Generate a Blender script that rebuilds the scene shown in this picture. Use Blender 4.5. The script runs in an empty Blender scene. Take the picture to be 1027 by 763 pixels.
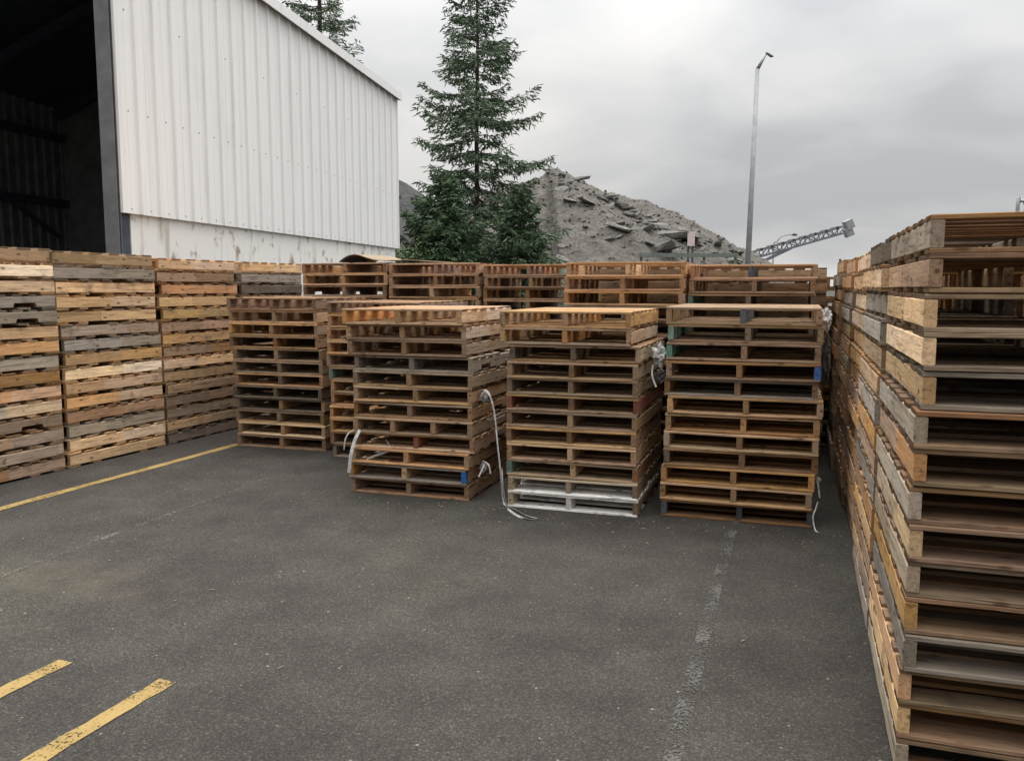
import bpy, bmesh, math, random
from mathutils import Vector, Matrix, noise as mnoise

R = math.radians
C = bpy.context.scene.collection
scene = bpy.context.scene
rnd = random.Random(11)

# ------------------------------------------------------------------ camera
CAM_H = 1.70
FPX, CX, CY, HY = 850.0, 513.5, 381.5, 288.0
PITCH = math.atan((CY - HY) / FPX)
_a = (800 - CX) / FPX
_fw = -(-(HY - CY) / FPX) * 0 + ((CY - HY) / FPX) * math.sin(PITCH) + math.cos(PITCH)
YAW = math.atan2(_a, _fw)
cy_, sy_ = math.cos(YAW), math.sin(YAW)

cam_d = bpy.data.cameras.new('camera')
cam = bpy.data.objects.new('camera', cam_d)
C.objects.link(cam)
cam.location = (0, 0, CAM_H)
cam.rotation_euler = (R(90) - PITCH, 0, YAW)
cam_d.sensor_width = 36
cam_d.lens = 36 * FPX / 1027
cam_d.clip_end = 2000
scene.camera = cam


def at(u, fw, z=0.0):
    """ground position standing fw metres ahead of the viewer in the direction of column u"""
    r = (u - CX) / FPX * fw
    return Vector((r * cy_ - fw * sy_, r * sy_ + fw * cy_, z))


def hz(v, fw):
    return CAM_H + (HY - v) / FPX * fw


# ------------------------------------------------------------------ helpers
def tag(o, label=None, cat=None, group=None, kind=None):
    if label: o['label'] = label
    if cat: o['category'] = cat
    if group: o['group'] = group
    if kind: o['kind'] = kind
    return o


def empty(name, loc, rz=0.0):
    o = bpy.data.objects.new(name, None)
    o.empty_display_size = 0.1
    o.location = loc
    o.rotation_euler = (0, 0, rz)
    C.objects.link(o)
    return o


class MB:
    def __init__(self):
        self.v, self.f, self.m = [], [], []

    def add(self, vs, fs, mi=0):
        b = len(self.v)
        self.v += [tuple(p) for p in vs]
        for f in fs:
            self.f.append(tuple(b + i for i in f))
            self.m.append(mi)

    def box(self, x0, x1, y0, y1, z0, z1, mi=0):
        self.add([(x0, y0, z0), (x1, y0, z0), (x1, y1, z0), (x0, y1, z0),
                  (x0, y0, z1), (x1, y0, z1), (x1, y1, z1), (x0, y1, z1)],
                 [(3, 2, 1, 0), (4, 5, 6, 7), (0, 1, 5, 4), (1, 2, 6, 5), (2, 3, 7, 6), (3, 0, 4, 7)], mi)

    def bar(self, a, b, w, d, mi=0, up=(0, 0, 1)):
        a, b = Vector(a), Vector(b)
        t = (b - a).normalized()
        s = t.cross(Vector(up))
        if s.length < 1e-4: s = t.cross(Vector((0, 1, 0)))
        s.normalize()
        n = s.cross(t)
        vs = []
        for p in (a, b):
            for i, j in ((-1, -1), (1, -1), (1, 1), (-1, 1)):
                vs.append(p + s * i * w / 2 + n * j * d / 2)
        self.add(vs, [(3, 2, 1, 0), (4, 5, 6, 7), (0, 1, 5, 4), (1, 2, 6, 5), (2, 3, 7, 6), (3, 0, 4, 7)], mi)

    def tube(self, pts, rads, n=8, mi=0, cap=True):
        pts = [Vector(p) for p in pts]
        rings = []
        ref = Vector((0, 0, 1))
        if abs((pts[-1] - pts[0]).normalized().z) > 0.9: ref = Vector((1, 0, 0))
        vs = []
        for i, p in enumerate(pts):
            t = (pts[min(i + 1, len(pts) - 1)] - pts[max(i - 1, 0)]).normalized()
            s = t.cross(ref).normalized()
            q = s.cross(t)
            for k in range(n):
                a = 2 * math.pi * k / n
                vs.append(p + (s * math.cos(a) + q * math.sin(a)) * rads[i])
        fs = []
        for i in range(len(pts) - 1):
            for k in range(n):
                k2 = (k + 1) % n
                fs.append((i * n + k, i * n + k2, (i + 1) * n + k2, (i + 1) * n + k))
        if cap:
            fs.append(tuple(range(n))[::-1])
            fs.append(tuple((len(pts) - 1) * n + k for k in range(n)))
        self.add(vs, fs, mi)

    def ribbon(self, pts, w, th=0.002, side=(0, 1, 0), mi=0):
        pts = [Vector(p) for p in pts]
        vs = []
        for i, p in enumerate(pts):
            t = (pts[min(i + 1, len(pts) - 1)] - pts[max(i - 1, 0)]).normalized()
            sd = Vector(side)
            sd = (sd - t * sd.dot(t))
            if sd.length < 1e-3: sd = Vector((1, 0, 0)) - t * t.x
            sd.normalize()
            n = sd.cross(t)
            for i2, j2 in ((-1, -1), (1, -1), (1, 1), (-1, 1)):
                vs.append(p + sd * i2 * w / 2 + n * j2 * th / 2)
        fs = []
        m = len(pts)
        for i in range(m - 1):
            for k in range(4):
                k2 = (k + 1) % 4
                fs.append((i * 4 + k, i * 4 + k2, i * 4 + 4 + k2, i * 4 + 4 + k))
        fs += [(3, 2, 1, 0), tuple((m - 1) * 4 + k for k in range(4))]
        self.add(vs, fs, mi)

    def mesh(self, name, mats, smooth=False):
        me = bpy.data.meshes.new(name)
        me.from_pydata(self.v, [], self.f)
        for m in (mats if isinstance(mats, (list, tuple)) else [mats]):
            me.materials.append(m)
        me.polygons.foreach_set('material_index', self.m)
        if smooth:
            me.polygons.foreach_set('use_smooth', [True] * len(self.f))
        me.update()
        return me

    def build(self, name, mats, parent=None, smooth=False):
        o = bpy.data.objects.new(name, self.mesh(name, mats, smooth))
        C.objects.link(o)
        if parent: o.parent = parent
        return o


def smooth_path(pts, n=6):
    pts = [Vector(p) for p in pts]
    out = []
    for i in range(len(pts) - 1):
        p0 = pts[max(i - 1, 0)]; p1 = pts[i]; p2 = pts[i + 1]; p3 = pts[min(i + 2, len(pts) - 1)]
        for k in range(n):
            t = k / n
            out.append(0.5 * ((2 * p1) + (p2 - p0) * t + (2 * p0 - 5 * p1 + 4 * p2 - p3) * t * t
                              + (3 * p1 - p0 - 3 * p2 + p3) * t ** 3))
    out.append(pts[-1])
    return out


# ------------------------------------------------------------------ materials
class NT:
    def __init__(self, name):
        self.mat = bpy.data.materials.new(name)
        self.mat.use_nodes = True
        self.t = self.mat.node_tree
        self.n = self.t.nodes
        self.bsdf = self.n['Principled BSDF']
        self.out = self.n['Material Output']

    def node(self, typ, **kw):
        nd = self.n.new(typ)
        for k, v in kw.items():
            setattr(nd, k, v)
        return nd

    def link(self, a, b):
        self.t.links.new(a, b)

    def math(self, op, a, b=None, clamp=False):
        nd = self.node('ShaderNodeMath', operation=op, use_clamp=clamp)
        for i, x in enumerate((a, b)):
            if x is None: continue
            if isinstance(x, (int, float)): nd.inputs[i].default_value = x
            else: self.link(x, nd.inputs[i])
        return nd.outputs[0]

    def mix(self, fac, a, b, blend='MIX'):
        nd = self.node('ShaderNodeMix', data_type='RGBA', blend_type=blend)
        for s, x in ((nd.inputs[0], fac), (nd.inputs[6], a), (nd.inputs[7], b)):
            if isinstance(x, (int, float)): s.default_value = x
            elif isinstance(x, tuple): s.default_value = (*x[:3], 1)
            else: self.link(x, s)
        return nd.outputs[2]

    def ramp(self, fac, stops, interp='LINEAR'):
        nd = self.node('ShaderNodeValToRGB')
        nd.color_ramp.interpolation = interp
        e = nd.color_ramp.elements
        while len(e) < len(stops): e.new(0.5)
        for el, (p, c) in zip(e, stops):
            el.position = p
            el.color = (c, c, c, 1) if isinstance(c, (int, float)) else (*c, 1)
        self.link(fac, nd.inputs[0])
        return nd.outputs[0]

    def noise(self, vec, scale, detail=4, rough=0.55, dist=0.0):
        nd = self.node('ShaderNodeTexNoise')
        nd.inputs['Scale'].default_value = scale
        nd.inputs['Detail'].default_value = detail
        nd.inputs['Roughness'].default_value = rough
        nd.inputs['Distortion'].default_value = dist
        if vec is not None: self.link(vec, nd.inputs['Vector'])
        return nd.outputs['Fac']

    def mapping(self, vec, scale=(1, 1, 1), loc=(0, 0, 0), rot=(0, 0, 0)):
        nd = self.node('ShaderNodeMapping')
        nd.inputs['Scale'].default_value = scale
        nd.inputs['Location'].default_value = loc
        nd.inputs['Rotation'].default_value = rot
        self.link(vec, nd.inputs['Vector'])
        return nd.outputs[0]

    def objco(self):
        return self.node('ShaderNodeTexCoord').outputs['Object']

    def bump(self, h, strength=0.3, dist=0.01):
        nd = self.node('ShaderNodeBump')
        nd.inputs['Strength'].default_value = strength
        nd.inputs['Distance'].default_value = dist
        self.link(h, nd.inputs['Height'])
        self.link(nd.outputs[0], self.bsdf.inputs['Normal'])

    def setp(self, color=None, rough=None, metal=None, spec=None):
        b = self.bsdf.inputs
        if color is not None:
            if isinstance(color, tuple): b['Base Color'].default_value = (*color, 1)
            else: self.link(color, b['Base Color'])
        if rough is not None:
            if isinstance(rough, (int, float)): b['Roughness'].default_value = rough
            else: self.link(rough, b['Roughness'])
        if metal is not None: b['Metallic'].default_value = metal
        if spec is not None: b['Specular IOR Level'].default_value = spec
        return self.mat


def wood_mat(name, along, fixed=None):
    m = NT(name)
    co = m.objco()
    oi = m.node('ShaderNodeObjectInfo')
    geo = m.node('ShaderNodeNewGeometry')
    isl = geo.outputs['Random Per Island']
    k = m.math('ADD', m.math('MULTIPLY', oi.outputs['Random'], 61.0), m.math('MULTIPLY', isl, 37.0))
    cmb = m.node('ShaderNodeCombineXYZ')
    for i in range(3): m.link(k, cmb.inputs[i])
    add = m.node('ShaderNodeVectorMath', operation='ADD')
    m.link(co, add.inputs[0]); m.link(cmb.outputs[0], add.inputs[1])
    v = add.outputs[0]
    sc = (3.4, 60, 60) if along == 'x' else (60, 3.4, 60)
    sc2 = (2.2, 9, 9) if along == 'x' else (9, 2.2, 9)
    grain = m.noise(m.mapping(v, sc), 1.0, 6, 0.62, 0.6)
    fine = m.noise(m.mapping(v, tuple(s * 4 for s in sc)), 1.0, 3, 0.6)
    big = m.noise(m.mapping(v, sc2), 1.0, 3, 0.6)
    blot = m.noise(v, 5.5, 3, 0.6)
    base = oi.outputs['Color'] if fixed is None else None
    if fixed is not None:
        rgb = m.node('ShaderNodeRGB'); rgb.outputs[0].default_value = (*fixed, 1); base = rgb.outputs[0]
    # board to board difference in hue and value
    wn = m.node('ShaderNodeTexWhiteNoise', noise_dimensions='1D')
    m.link(k, wn.inputs['W'])
    sepc = m.node('ShaderNodeSeparateColor')
    m.link(wn.outputs['Color'], sepc.inputs[0])
    hs = m.node('ShaderNodeHueSaturation')
    m.link(base, hs.inputs['Color'])
    m.link(m.math('ADD', 0.492, m.math('MULTIPLY', sepc.outputs[0], 0.014)), hs.inputs['Hue'])
    m.link(m.math('ADD', 0.78, m.math('MULTIPLY', sepc.outputs[1], 0.34)), hs.inputs['Saturation'])
    m.link(m.math('ADD', 0.84, m.math('MULTIPLY', sepc.outputs[2], 0.50)), hs.inputs['Value'])
    col = hs.outputs[0]
    if along == 'y':
        spy = m.node('ShaderNodeSeparateXYZ'); m.link(co, spy.inputs[0])
        wn2 = m.node('ShaderNodeTexWhiteNoise', noise_dimensions='1D')
        m.link(m.math('ADD', k, 11.3), wn2.inputs['W'])
        sp2 = m.node('ShaderNodeSeparateColor'); m.link(wn2.outputs['Color'], sp2.inputs[0])
        half = m.math('GREATER_THAN', spy.outputs[1], m.math('MULTIPLY', m.math('SUBTRACT', sp2.outputs[0], 0.5), 0.35))
        hs2 = m.node('ShaderNodeHueSaturation'); m.link(col, hs2.inputs['Color'])
        m.link(m.math('ADD', 0.68, m.math('MULTIPLY', sp2.outputs[1], 0.44)), hs2.inputs['Saturation'])
        m.link(m.math('ADD', 0.72, m.math('MULTIPLY', sp2.outputs[2], 0.42)), hs2.inputs['Value'])
        col = m.mix(half, col, hs2.outputs[0])
    # weathered silver grey in patches
    gfac = m.math('MULTIPLY', m.ramp(big, [(0.42, 0.0), (0.68, 1.0)]), 0.24 if fixed is None else 0.1)
    col = m.mix(gfac, col, (0.235, 0.195, 0.155))
    col = m.mix(1.0, col, m.ramp(grain, [(0.30, (0.46, 0.42, 0.38)), (0.46, (0.95, 0.94, 0.93)), (0.70, (1.22, 1.21, 1.19))]), 'MULTIPLY')
    col = m.mix(0.8, col, m.ramp(fine, [(0.3, (0.72, 0.70, 0.68)), (0.6, (1.06, 1.06, 1.06))]), 'MULTIPLY')
    # dirty, damp blotches with their own shape
    col = m.mix(m.ramp(blot, [(0.57, 0.0), (0.74, 0.55)]), col, (0.065, 0.050, 0.038))
    # knots
    vor = m.node('ShaderNodeTexVoronoi')
    vor.inputs['Scale'].default_value = 1.0
    m.link(m.mapping(v, (6.5, 16, 16) if along == 'x' else (16, 6.5, 16)), vor.inputs['Vector'])
    col = m.mix(m.ramp(vor.outputs['Distance'], [(0.10, 0.8), (0.20, 0.0)]), col, (0.075, 0.04, 0.02))
    if along == 'x':        # sawn board ends: dark, dirty end grain
        nrm = m.node('ShaderNodeTexCoord').outputs['Normal']
        sp = m.node('ShaderNodeSeparateXYZ'); m.link(nrm, sp.inputs[0])
        endf = m.math('GREATER_THAN', m.math('ABSOLUTE', sp.outputs[0]), 0.8)
        col = m.mix(m.math('MULTIPLY', endf, 0.85), col, m.mix(1.0, col, (0.36, 0.32, 0.29), 'MULTIPLY'))
    else:
        nrm = m.node('ShaderNodeTexCoord').outputs['Normal']
        sp = m.node('ShaderNodeSeparateXYZ'); m.link(nrm, sp.inputs[0])
        endf = m.math('GREATER_THAN', m.math('ABSOLUTE', sp.outputs[1]), 0.8)
        col = m.mix(m.math('MULTIPLY', endf, 0.6), col, m.mix(1.0, col, (0.56, 0.50, 0.45), 'MULTIPLY'))
    m.setp(col, 0.86, spec=0.2)
    m.bump(m.math('ADD', grain, m.math('MULTIPLY', fine, 0.5)), 0.55, 0.004)
    return m.mat


M = {}
M['deck'] = wood_mat('deck_wood', 'x')
M['stringer'] = wood_mat('stringer_wood', 'y')
M['whitewood'] = wood_mat('white_painted_wood', 'x', (0.90, 0.90, 0.88))
M['bluewood'] = wood_mat('blue_painted_wood', 'y', (0.035, 0.16, 0.52))


def simple(name, col, rough=0.6, metal=0.0, var=0.25, scale=8.0, bump=0.0, spec=0.4):
    m = NT(name)
    co = m.objco()
    n = m.noise(co, scale, 5, 0.6)
    lo = tuple(c * (1 - var) for c in col); hi = tuple(min(1, c * (1 + var)) for c in col)
    m.setp(m.ramp(n, [(0.3, lo), (0.7, hi)]), rough, metal, spec)
    if bump: m.bump(n, bump, 0.01)
    return m.mat


def asphalt_mat():
    m = NT('worn_asphalt')
    co = m.objco()
    vo = m.node('ShaderNodeTexVoronoi'); vo.inputs['Scale'].default_value = 125
    m.link(co, vo.inputs['Vector'])
    vo2 = m.node('ShaderNodeTexVoronoi'); vo2.inputs['Scale'].default_value = 38
    m.link(co, vo2.inputs['Vector'])
    sep = m.node('ShaderNodeSeparateColor'); m.link(vo.outputs['Color'], sep.inputs[0])
    sep2 = m.node('ShaderNodeSeparateColor'); m.link(vo2.outputs['Color'], sep2.inputs[0])
    fine = m.noise(co, 160, 3, 0.7)
    mid = m.noise(co, 2.2, 5, 0.6)
    big = m.noise(co, 0.55, 4, 0.55)
    stone = m.ramp(sep.outputs[0], [(0.0, (.044, .042, .0395)), (0.55, (.059, .0565, .053)), (0.86, (.073, .070, .065)), (0.94, (.088, .084, .078)), (1.0, (.122, .116, .106))])
    col = m.mix(1.0, stone, m.ramp(vo.outputs['Distance'], [(0.25, 1.0), (0.75, 0.62)]), 'MULTIPLY')
    # a few bigger pale chips
    chip = m.math('MULTIPLY', m.math('GREATER_THAN', sep2.outputs[0], 0.988), m.ramp(vo2.outputs['Distance'], [(0.18, 1.0), (0.30, 0.0)]))
    col = m.mix(chip, col, (0.22, 0.205, 0.175))
    col = m.mix(1.0, col, m.ramp(fine, [(0.3, (0.72, 0.70, 0.69)), (0.7, (1.25, 1.22, 1.19))]), 'MULTIPLY')
    col = m.mix(1.0, col, m.ramp(mid, [(0.3, (0.80, 0.79, 0.78)), (0.7, (1.16, 1.15, 1.13))]), 'MULTIPLY')
    col = m.mix(1.0, col, m.ramp(big, [(0.33, (0.84, 0.80, 0.78)), (0.5, (1.0, 0.99, 0.97)), (0.66, (1.12, 1.15, 1.04))]), 'MULTIPLY')
    # dusty tan patch where sand has washed over the tarmac
    d = m.node('ShaderNodeVectorMath', operation='DISTANCE')
    m.link(m.mapping(co, (0.55, 1.5, 1)), d.inputs[0]); d.inputs[1].default_value = (-4.05 * 0.55, 3.75 * 1.5, 0)
    pm = m.math('MULTIPLY', m.ramp(d.outputs['Value'], [(0.0, 1.0), (0.55, 0.0)]), m.ramp(mid, [(0.4, 0.1), (0.6, 0.55)]))
    col = m.mix(pm, col, (0.115, 0.095, 0.065))
    m.setp(col, 0.88, spec=0.22)
    m.bump(m.math('ADD', vo.outputs['Distance'], fine), 0.5, 0.004)
    return m.mat


M['asphalt'] = asphalt_mat()


def paint_mat(name, col, cover):
    m = NT(name)
    co = m.objco()
    n1 = m.noise(co, 75, 4, 0.7)
    n2 = m.noise(co, 5, 4, 0.6)
    v = m.math('ADD', m.math('MULTIPLY', n1, 0.65), m.math('MULTIPLY', n2, 0.35))
    fac = m.ramp(v, [(cover - 0.03, 1.0), (cover + 0.05, 0.0)])
    tr = m.node('ShaderNodeBsdfTransparent')
    mx = m.node('ShaderNodeMixShader')
    c = m.mix(m.ramp(n2, [(0.35, 0.0), (0.7, 0.5)]), col, tuple(x * 0.6 for x in col))
    m.setp(c, 0.8, spec=0.25)
    m.link(fac, mx.inputs[0]); m.link(tr.outputs[0], mx.inputs[1]); m.link(m.bsdf.outputs[0], mx.inputs[2])
    m.link(mx.outputs[0], m.out.inputs['Surface'])
    return m.mat


M['yellow'] = paint_mat('yellow_road_paint', (0.31, 0.215, 0.08), 0.555)
M['ghost'] = paint_mat('worn_white_road_paint', (0.098, 0.095, 0.088), 0.475)
M['crackline'] = paint_mat('faint_grey_road_mark', (0.13, 0.125, 0.115), 0.45)


def siding_mat():
    m = NT('white_metal_siding')
    co = m.objco()
    st = m.noise(m.mapping(co, (1.0, 9, 0.35)), 1.0, 5, 0.65)
    bl = m.noise(co, 0.7, 4, 0.6)
    c = m.ramp(st, [(0.28, (0.69, 0.69, 0.675)), (0.5, (0.80, 0.80, 0.795))])
    c = m.mix(m.ramp(bl, [(0.55, 0.0), (0.8, 0.25)]), c, (0.60, 0.60, 0.58))
    m.setp(c, 0.45, spec=0.4)
    return m.mat


def basewall_mat():
    m = NT('stained_white_wall')
    co = m.objco()
    st = m.noise(m.mapping(co, (1, 1.6, 0.22)), 2.4, 6, 0.72)
    bl = m.noise(co, 3.0, 5, 0.6)
    c = m.mix(m.ramp(st, [(0.54, 0.0), (0.66, 0.85)]), (0.76, 0.75, 0.72), (0.44, 0.40, 0.35))
    c = m.mix(m.ramp(bl, [(0.57, 0.0), (0.66, 0.75)]), c, (0.20, 0.14, 0.09))
    m.setp(c, 0.75, spec=0.3)
    m.bump(bl, 0.2, 0.01)
    return m.mat


M['siding'] = siding_mat()
M['base'] = basewall_mat()
M['steel'] = simple('grey_painted_steel', (0.135, 0.138, 0.145), 0.6, var=0.25, scale=5)
M['darksteel'] = simple('dark_blue_steel', (0.045, 0.055, 0.075), 0.6, var=0.3, scale=5)
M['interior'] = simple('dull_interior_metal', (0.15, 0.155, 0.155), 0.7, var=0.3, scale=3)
M['roofm'] = simple('pale_roof_metal', (0.62, 0.63, 0.63), 0.5, var=0.12, scale=1.5)
M['galv'] = simple('galvanised_steel', (0.33, 0.34, 0.35), 0.5, metal=0.35, var=0.15, scale=4)
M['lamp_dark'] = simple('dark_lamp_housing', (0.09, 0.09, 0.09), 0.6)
M['conv'] = simple('blue_grey_truss_steel', (0.16, 0.172, 0.20), 0.6, var=0.2)
M['bark'] = simple('conifer_bark', (0.060, 0.045, 0.035), 0.95, var=0.4, scale=14, bump=0.5)
M['plastic'] = simple('white_plastic', (0.46, 0.45, 0.44), 0.5, var=0.4, scale=26)
M['darkplastic'] = simple('grey_stretch_film', (0.12, 0.125, 0.13), 0.35, var=0.5, scale=14)
M['rust'] = simple('rusty_metal', (0.13, 0.045, 0.03), 0.8, var=0.4, scale=25, bump=0.3)
M['card'] = simple('tan_cardboard', (0.27, 0.205, 0.13), 0.85, var=0.12, scale=6)
M['board'] = simple('pinkish_white_board', (0.66, 0.53, 0.50), 0.6, var=0.12, scale=2)
M['rail'] = simple('green_grey_beam', (0.17, 0.19, 0.17), 0.7, var=0.25, scale=3)


def foliage_mat(name, dark, light):
    m = NT(name)
    co = m.objco()
    geo = m.node('ShaderNodeNewGeometry')
    n = m.noise(co, 1.7, 3, 0.6)
    f = m.math('ADD', m.math('MULTIPLY', geo.outputs['Random Per Island'], 0.55), m.math('MULTIPLY', n, 0.45))
    c = m.ramp(f, [(0.2, dark), (0.75, light)])
    m.setp(c, 0.75, spec=0.25)
    return m.mat


M['fir'] = foliage_mat('fir_needles', (0.048, 0.082, 0.052), (0.160, 0.210, 0.130))
M['fir2'] = foliage_mat('young_fir_needles', (0.032, 0.060, 0.034), (0.105, 0.155, 0.080))
M['shrub'] = foliage_mat('shrub_leaves', (0.03, 0.07, 0.02), (0.10, 0.17, 0.05))


def rubble_mat(name, lo, hi):
    m = NT(name)
    co = m.objco()
    a = m.noise(co, 1.1, 8, 0.72)
    b = m.noise(co, 7, 6, 0.75)
    vo = m.node('ShaderNodeTexVoronoi'); vo.inputs['Scale'].default_value = 2.6
    m.link(co, vo.inputs['Vector'])
    c = m.ramp(a, [(0.3, lo), (0.7, hi)])
    c = m.mix(1.0, c, m.ramp(b, [(0.3, (0.55, 0.54, 0.53)), (0.7, (1.25, 1.24, 1.22))]), 'MULTIPLY')
    m.setp(c, 0.92, spec=0.2)
    m.bump(m.math('ADD', b, vo.outputs['Distance']), 0.9, 0.12)
    return m.mat


M['rubble'] = rubble_mat('grey_rubble', (0.090, 0.084, 0.075), (0.172, 0.162, 0.147))
M['gravel'] = rubble_mat('dark_gravel', (0.042, 0.043, 0.045), (0.085, 0.087, 0.09))
M['slab'] = rubble_mat('broken_concrete', (0.15, 0.148, 0.14), (0.29, 0.284, 0.268))

# ------------------------------------------------------------------ ground
g = MB()
g.add([(-700, -300, 0), (700, -300, 0), (700, 900, 0), (-700, 900, 0)], [(0, 1, 2, 3)])
tag(g.build('ground', M['asphalt']), kind='structure')


def strip(name, x0, y0, x1, y1, w, mat, z=0.004):
    a, b = Vector((x0, y0, z)), Vector((x1, y1, z))
    t = (b - a).normalized(); s = Vector((t.y, -t.x, 0))
    n = 24
    mb = MB()
    vs = []
    for i in range(n + 1):
        p = a.lerp(b, i / n)
        vs += [p - s * (w / 2 + rnd.uniform(-.006, .006)), p + s * (w / 2 + rnd.uniform(-.006, .006))]
    mb.add(vs, [(2 * i, 2 * i + 1, 2 * i + 3, 2 * i + 2) for i in range(n)])
    return tag(mb.build(name, mat), kind='structure')


strip('road_marking', -5.80, 3.5, -5.70, 8.6, 0.095, M['yellow'])
strip('road_marking', -3.19, 0.9, -3.115, 2.87, 0.088, M['yellow'])
strip('road_marking', -2.60, 0.9, -2.535, 2.86, 0.088, M['yellow'])
strip('road_marking', -0.37, 1.2, -0.385, 7.0, 0.065, M['ghost'])
strip('road_marking', -4.40, 3.2, -4.44, 6.4, 0.045, M['crackline'])

# ------------------------------------------------------------------ pallets
PW, PL, DT, SH = 1.016, 1.219, 0.017, 0.092     # board length, stringer length, deck thickness, stringer height
PH = 2 * DT + SH


def board(mb, r, y0, y1, z0, z1, x0=-PW / 2, x1=PW / 2, ns=8):
    ch = 0.0025
    bow = r.uniform(-0.004, 0.003); tw = r.uniform(-0.003, 0.003)
    skew = r.uniform(-0.004, 0.004)
    x0 += r.uniform(0.0015, 0.007); x1 -= r.uniform(0.0015, 0.007)
    vs = []
    for i in range(ns + 1):
        t = i / ns
        x = x0 + (x1 - x0) * t
        dz = bow * math.sin(math.pi * t)
        dy = skew * (t - 0.5) * 2
        e0 = r.uniform(-.0022, .0022); e1 = r.uniform(-.0022, .0022)
        a, b = y0 + dy + e0, y1 + dy + e1
        ring = [(a, z0 + ch), (a + ch, z0), (b - ch, z0), (b, z0 + ch), (b, z1 - ch), (b - ch, z1), (a + ch, z1), (a, z1 - ch)]
        for (y, z) in ring:
            q = tw * (t - .5) * (1 if y > (a + b) / 2 else -1)
            xx = x + (r.uniform(-.0015, .0015) if i in (0, ns) else 0)
            vs.append((xx, y, z + dz * 0.6 + q * 0.5))
    fs = []
    for i in range(ns):
        for k in range(8):
            k2 = (k + 1) % 8
            fs.append((i * 8 + k2, i * 8 + k, i * 8 + 8 + k, i * 8 + 8 + k2))
    fs.append(tuple(range(8))); fs.append(tuple(ns * 8 + k for k in range(8))[::-1])
    mb.add(vs, fs)


def top_deck(seed):
    r = random.Random(100 + seed)
    mb = MB()
    lead = r.uniform(0.125, 0.145)
    h = PL / 2
    z0, z1 = DT + SH, PH
    board(mb, r, -h, -h + lead, z0, z1)
    board(mb, r, h - lead, h, z0, z1)
    n = r.choice((5, 5, 6, 4))
    w = {4: 0.14, 5: 0.115, 6: 0.09}[n] + r.uniform(-.012, .006)
    span = PL - 2 * lead
    gap = (span - n * w) / (n + 1)
    y = -h + lead + gap
    for i in range(n):
        wj = w + r.uniform(-0.012, 0.008)
        j = r.uniform(-0.01, 0.01)
        if not (seed in (4, 8) and i == 1):
            if seed == 6 and i == 2:
                board(mb, r, y + j, y + j + wj, z0, z1, x1=0.06)     # snapped board
            else:
                board(mb, r, y + j, y + j + wj, z0, z1)
        y += w + gap
    return mb.mesh('top_deck', M['deck'])


def bottom_deck(seed):
    r = random.Random(300 + seed)
    mb = MB()
    lead = r.uniform(0.12, 0.145)
    h = PL / 2
    board(mb, r, -h, -h + lead, 0, DT)
    board(mb, r, h - lead, h, 0, DT)
    for c in (-0.29, 0.0, 0.29):
        w = r.uniform(.085, .11)
        j = r.uniform(-.02, .02)
        if seed == 3 and c == 0: continue
        board(mb, r, c - w / 2 + j, c + w / 2 + j, 0, DT)
    return mb.mesh('bottom_deck', M['deck'])


def stringer(seed, notch, split=None, mats=None, blue=False):
    r = random.Random(500 + seed)
    mb = MB()
    w = 0.019 * r.uniform(0.95, 1.06)
    ys = [-PL / 2 + PL * i / 14 for i in range(15)]
    if blue: ys.append(-PL / 2 + 0.05)
    nots = []
    if notch:
        for c in notch:
            a, b = c - .115, c + .115
            nots.append((a, b))
            ys += [a - .001, a + .012, b - .012, b + .001]
    ys = sorted(ys)
    e = 0.001
    ch = 0.003
    vs = []
    bow = r.uniform(-.004, .004)
    for i, y in enumerate(ys):
        z0 = DT + e; z1 = DT + SH - e
        for a, b in nots:
            if a + .01 < y < b - .01: z0 = DT + .036
        t = i / (len(ys) - 1)
        x = bow * math.sin(math.pi * t) + r.uniform(-.0012, .0012)
        yy = y + (r.uniform(-.003, .003) if i in (0, len(ys) - 1) else 0)
        for (px, pz) in ((-w, z0 + ch), (-w + ch, z0), (w - ch, z0), (w, z0 + ch), (w, z1 - ch), (w - ch, z1), (-w + ch, z1), (-w, z1 - ch)):
            vs.append((x + px, yy, pz))
    b = 0
    for i in range(len(ys) - 1):
        fs = []
        for k in range(8):
            k2 = (k + 1) % 8
            fs.append((i * 8 + k, i * 8 + k2, i * 8 + 8 + k2, i * 8 + 8 + k))
        b0 = len(mb.v)
        mi = 1 if blue and ys[i] < -PL / 2 + 0.045 else 0
        for f in fs:
            mb.f.append(f); mb.m.append(mi)
    mb.v = [tuple(p) for p in vs]
    mb.f.append(tuple(range(8))[::-1]); mb.m.append(1 if blue else 0)
    mb.f.append(tuple((len(ys) - 1) * 8 + k for k in range(8))); mb.m.append(0)
    return mb.mesh('stringer', mats or M['stringer'])


TOPS = [top_deck(i) for i in range(10)]
BOTS = [bottom_deck(i) for i in range(6)]
STRS = [stringer(i, None) for i in range(5)]
STRN = [stringer(10 + i, nn) for i, nn in enumerate(((-.3, .3), (-.3, .3), (.02,)))]
STR_BLUE = stringer(30, None, mats=[M['stringer'], M['bluewood']], blue=True)


def whitened(src):
    me = src.copy(); me.materials.clear(); me.materials.append(M['whitewood']); return me


TOP_WHITE, BOT_WHITE = whitened(TOPS[1]), whitened(BOTS[1])

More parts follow.
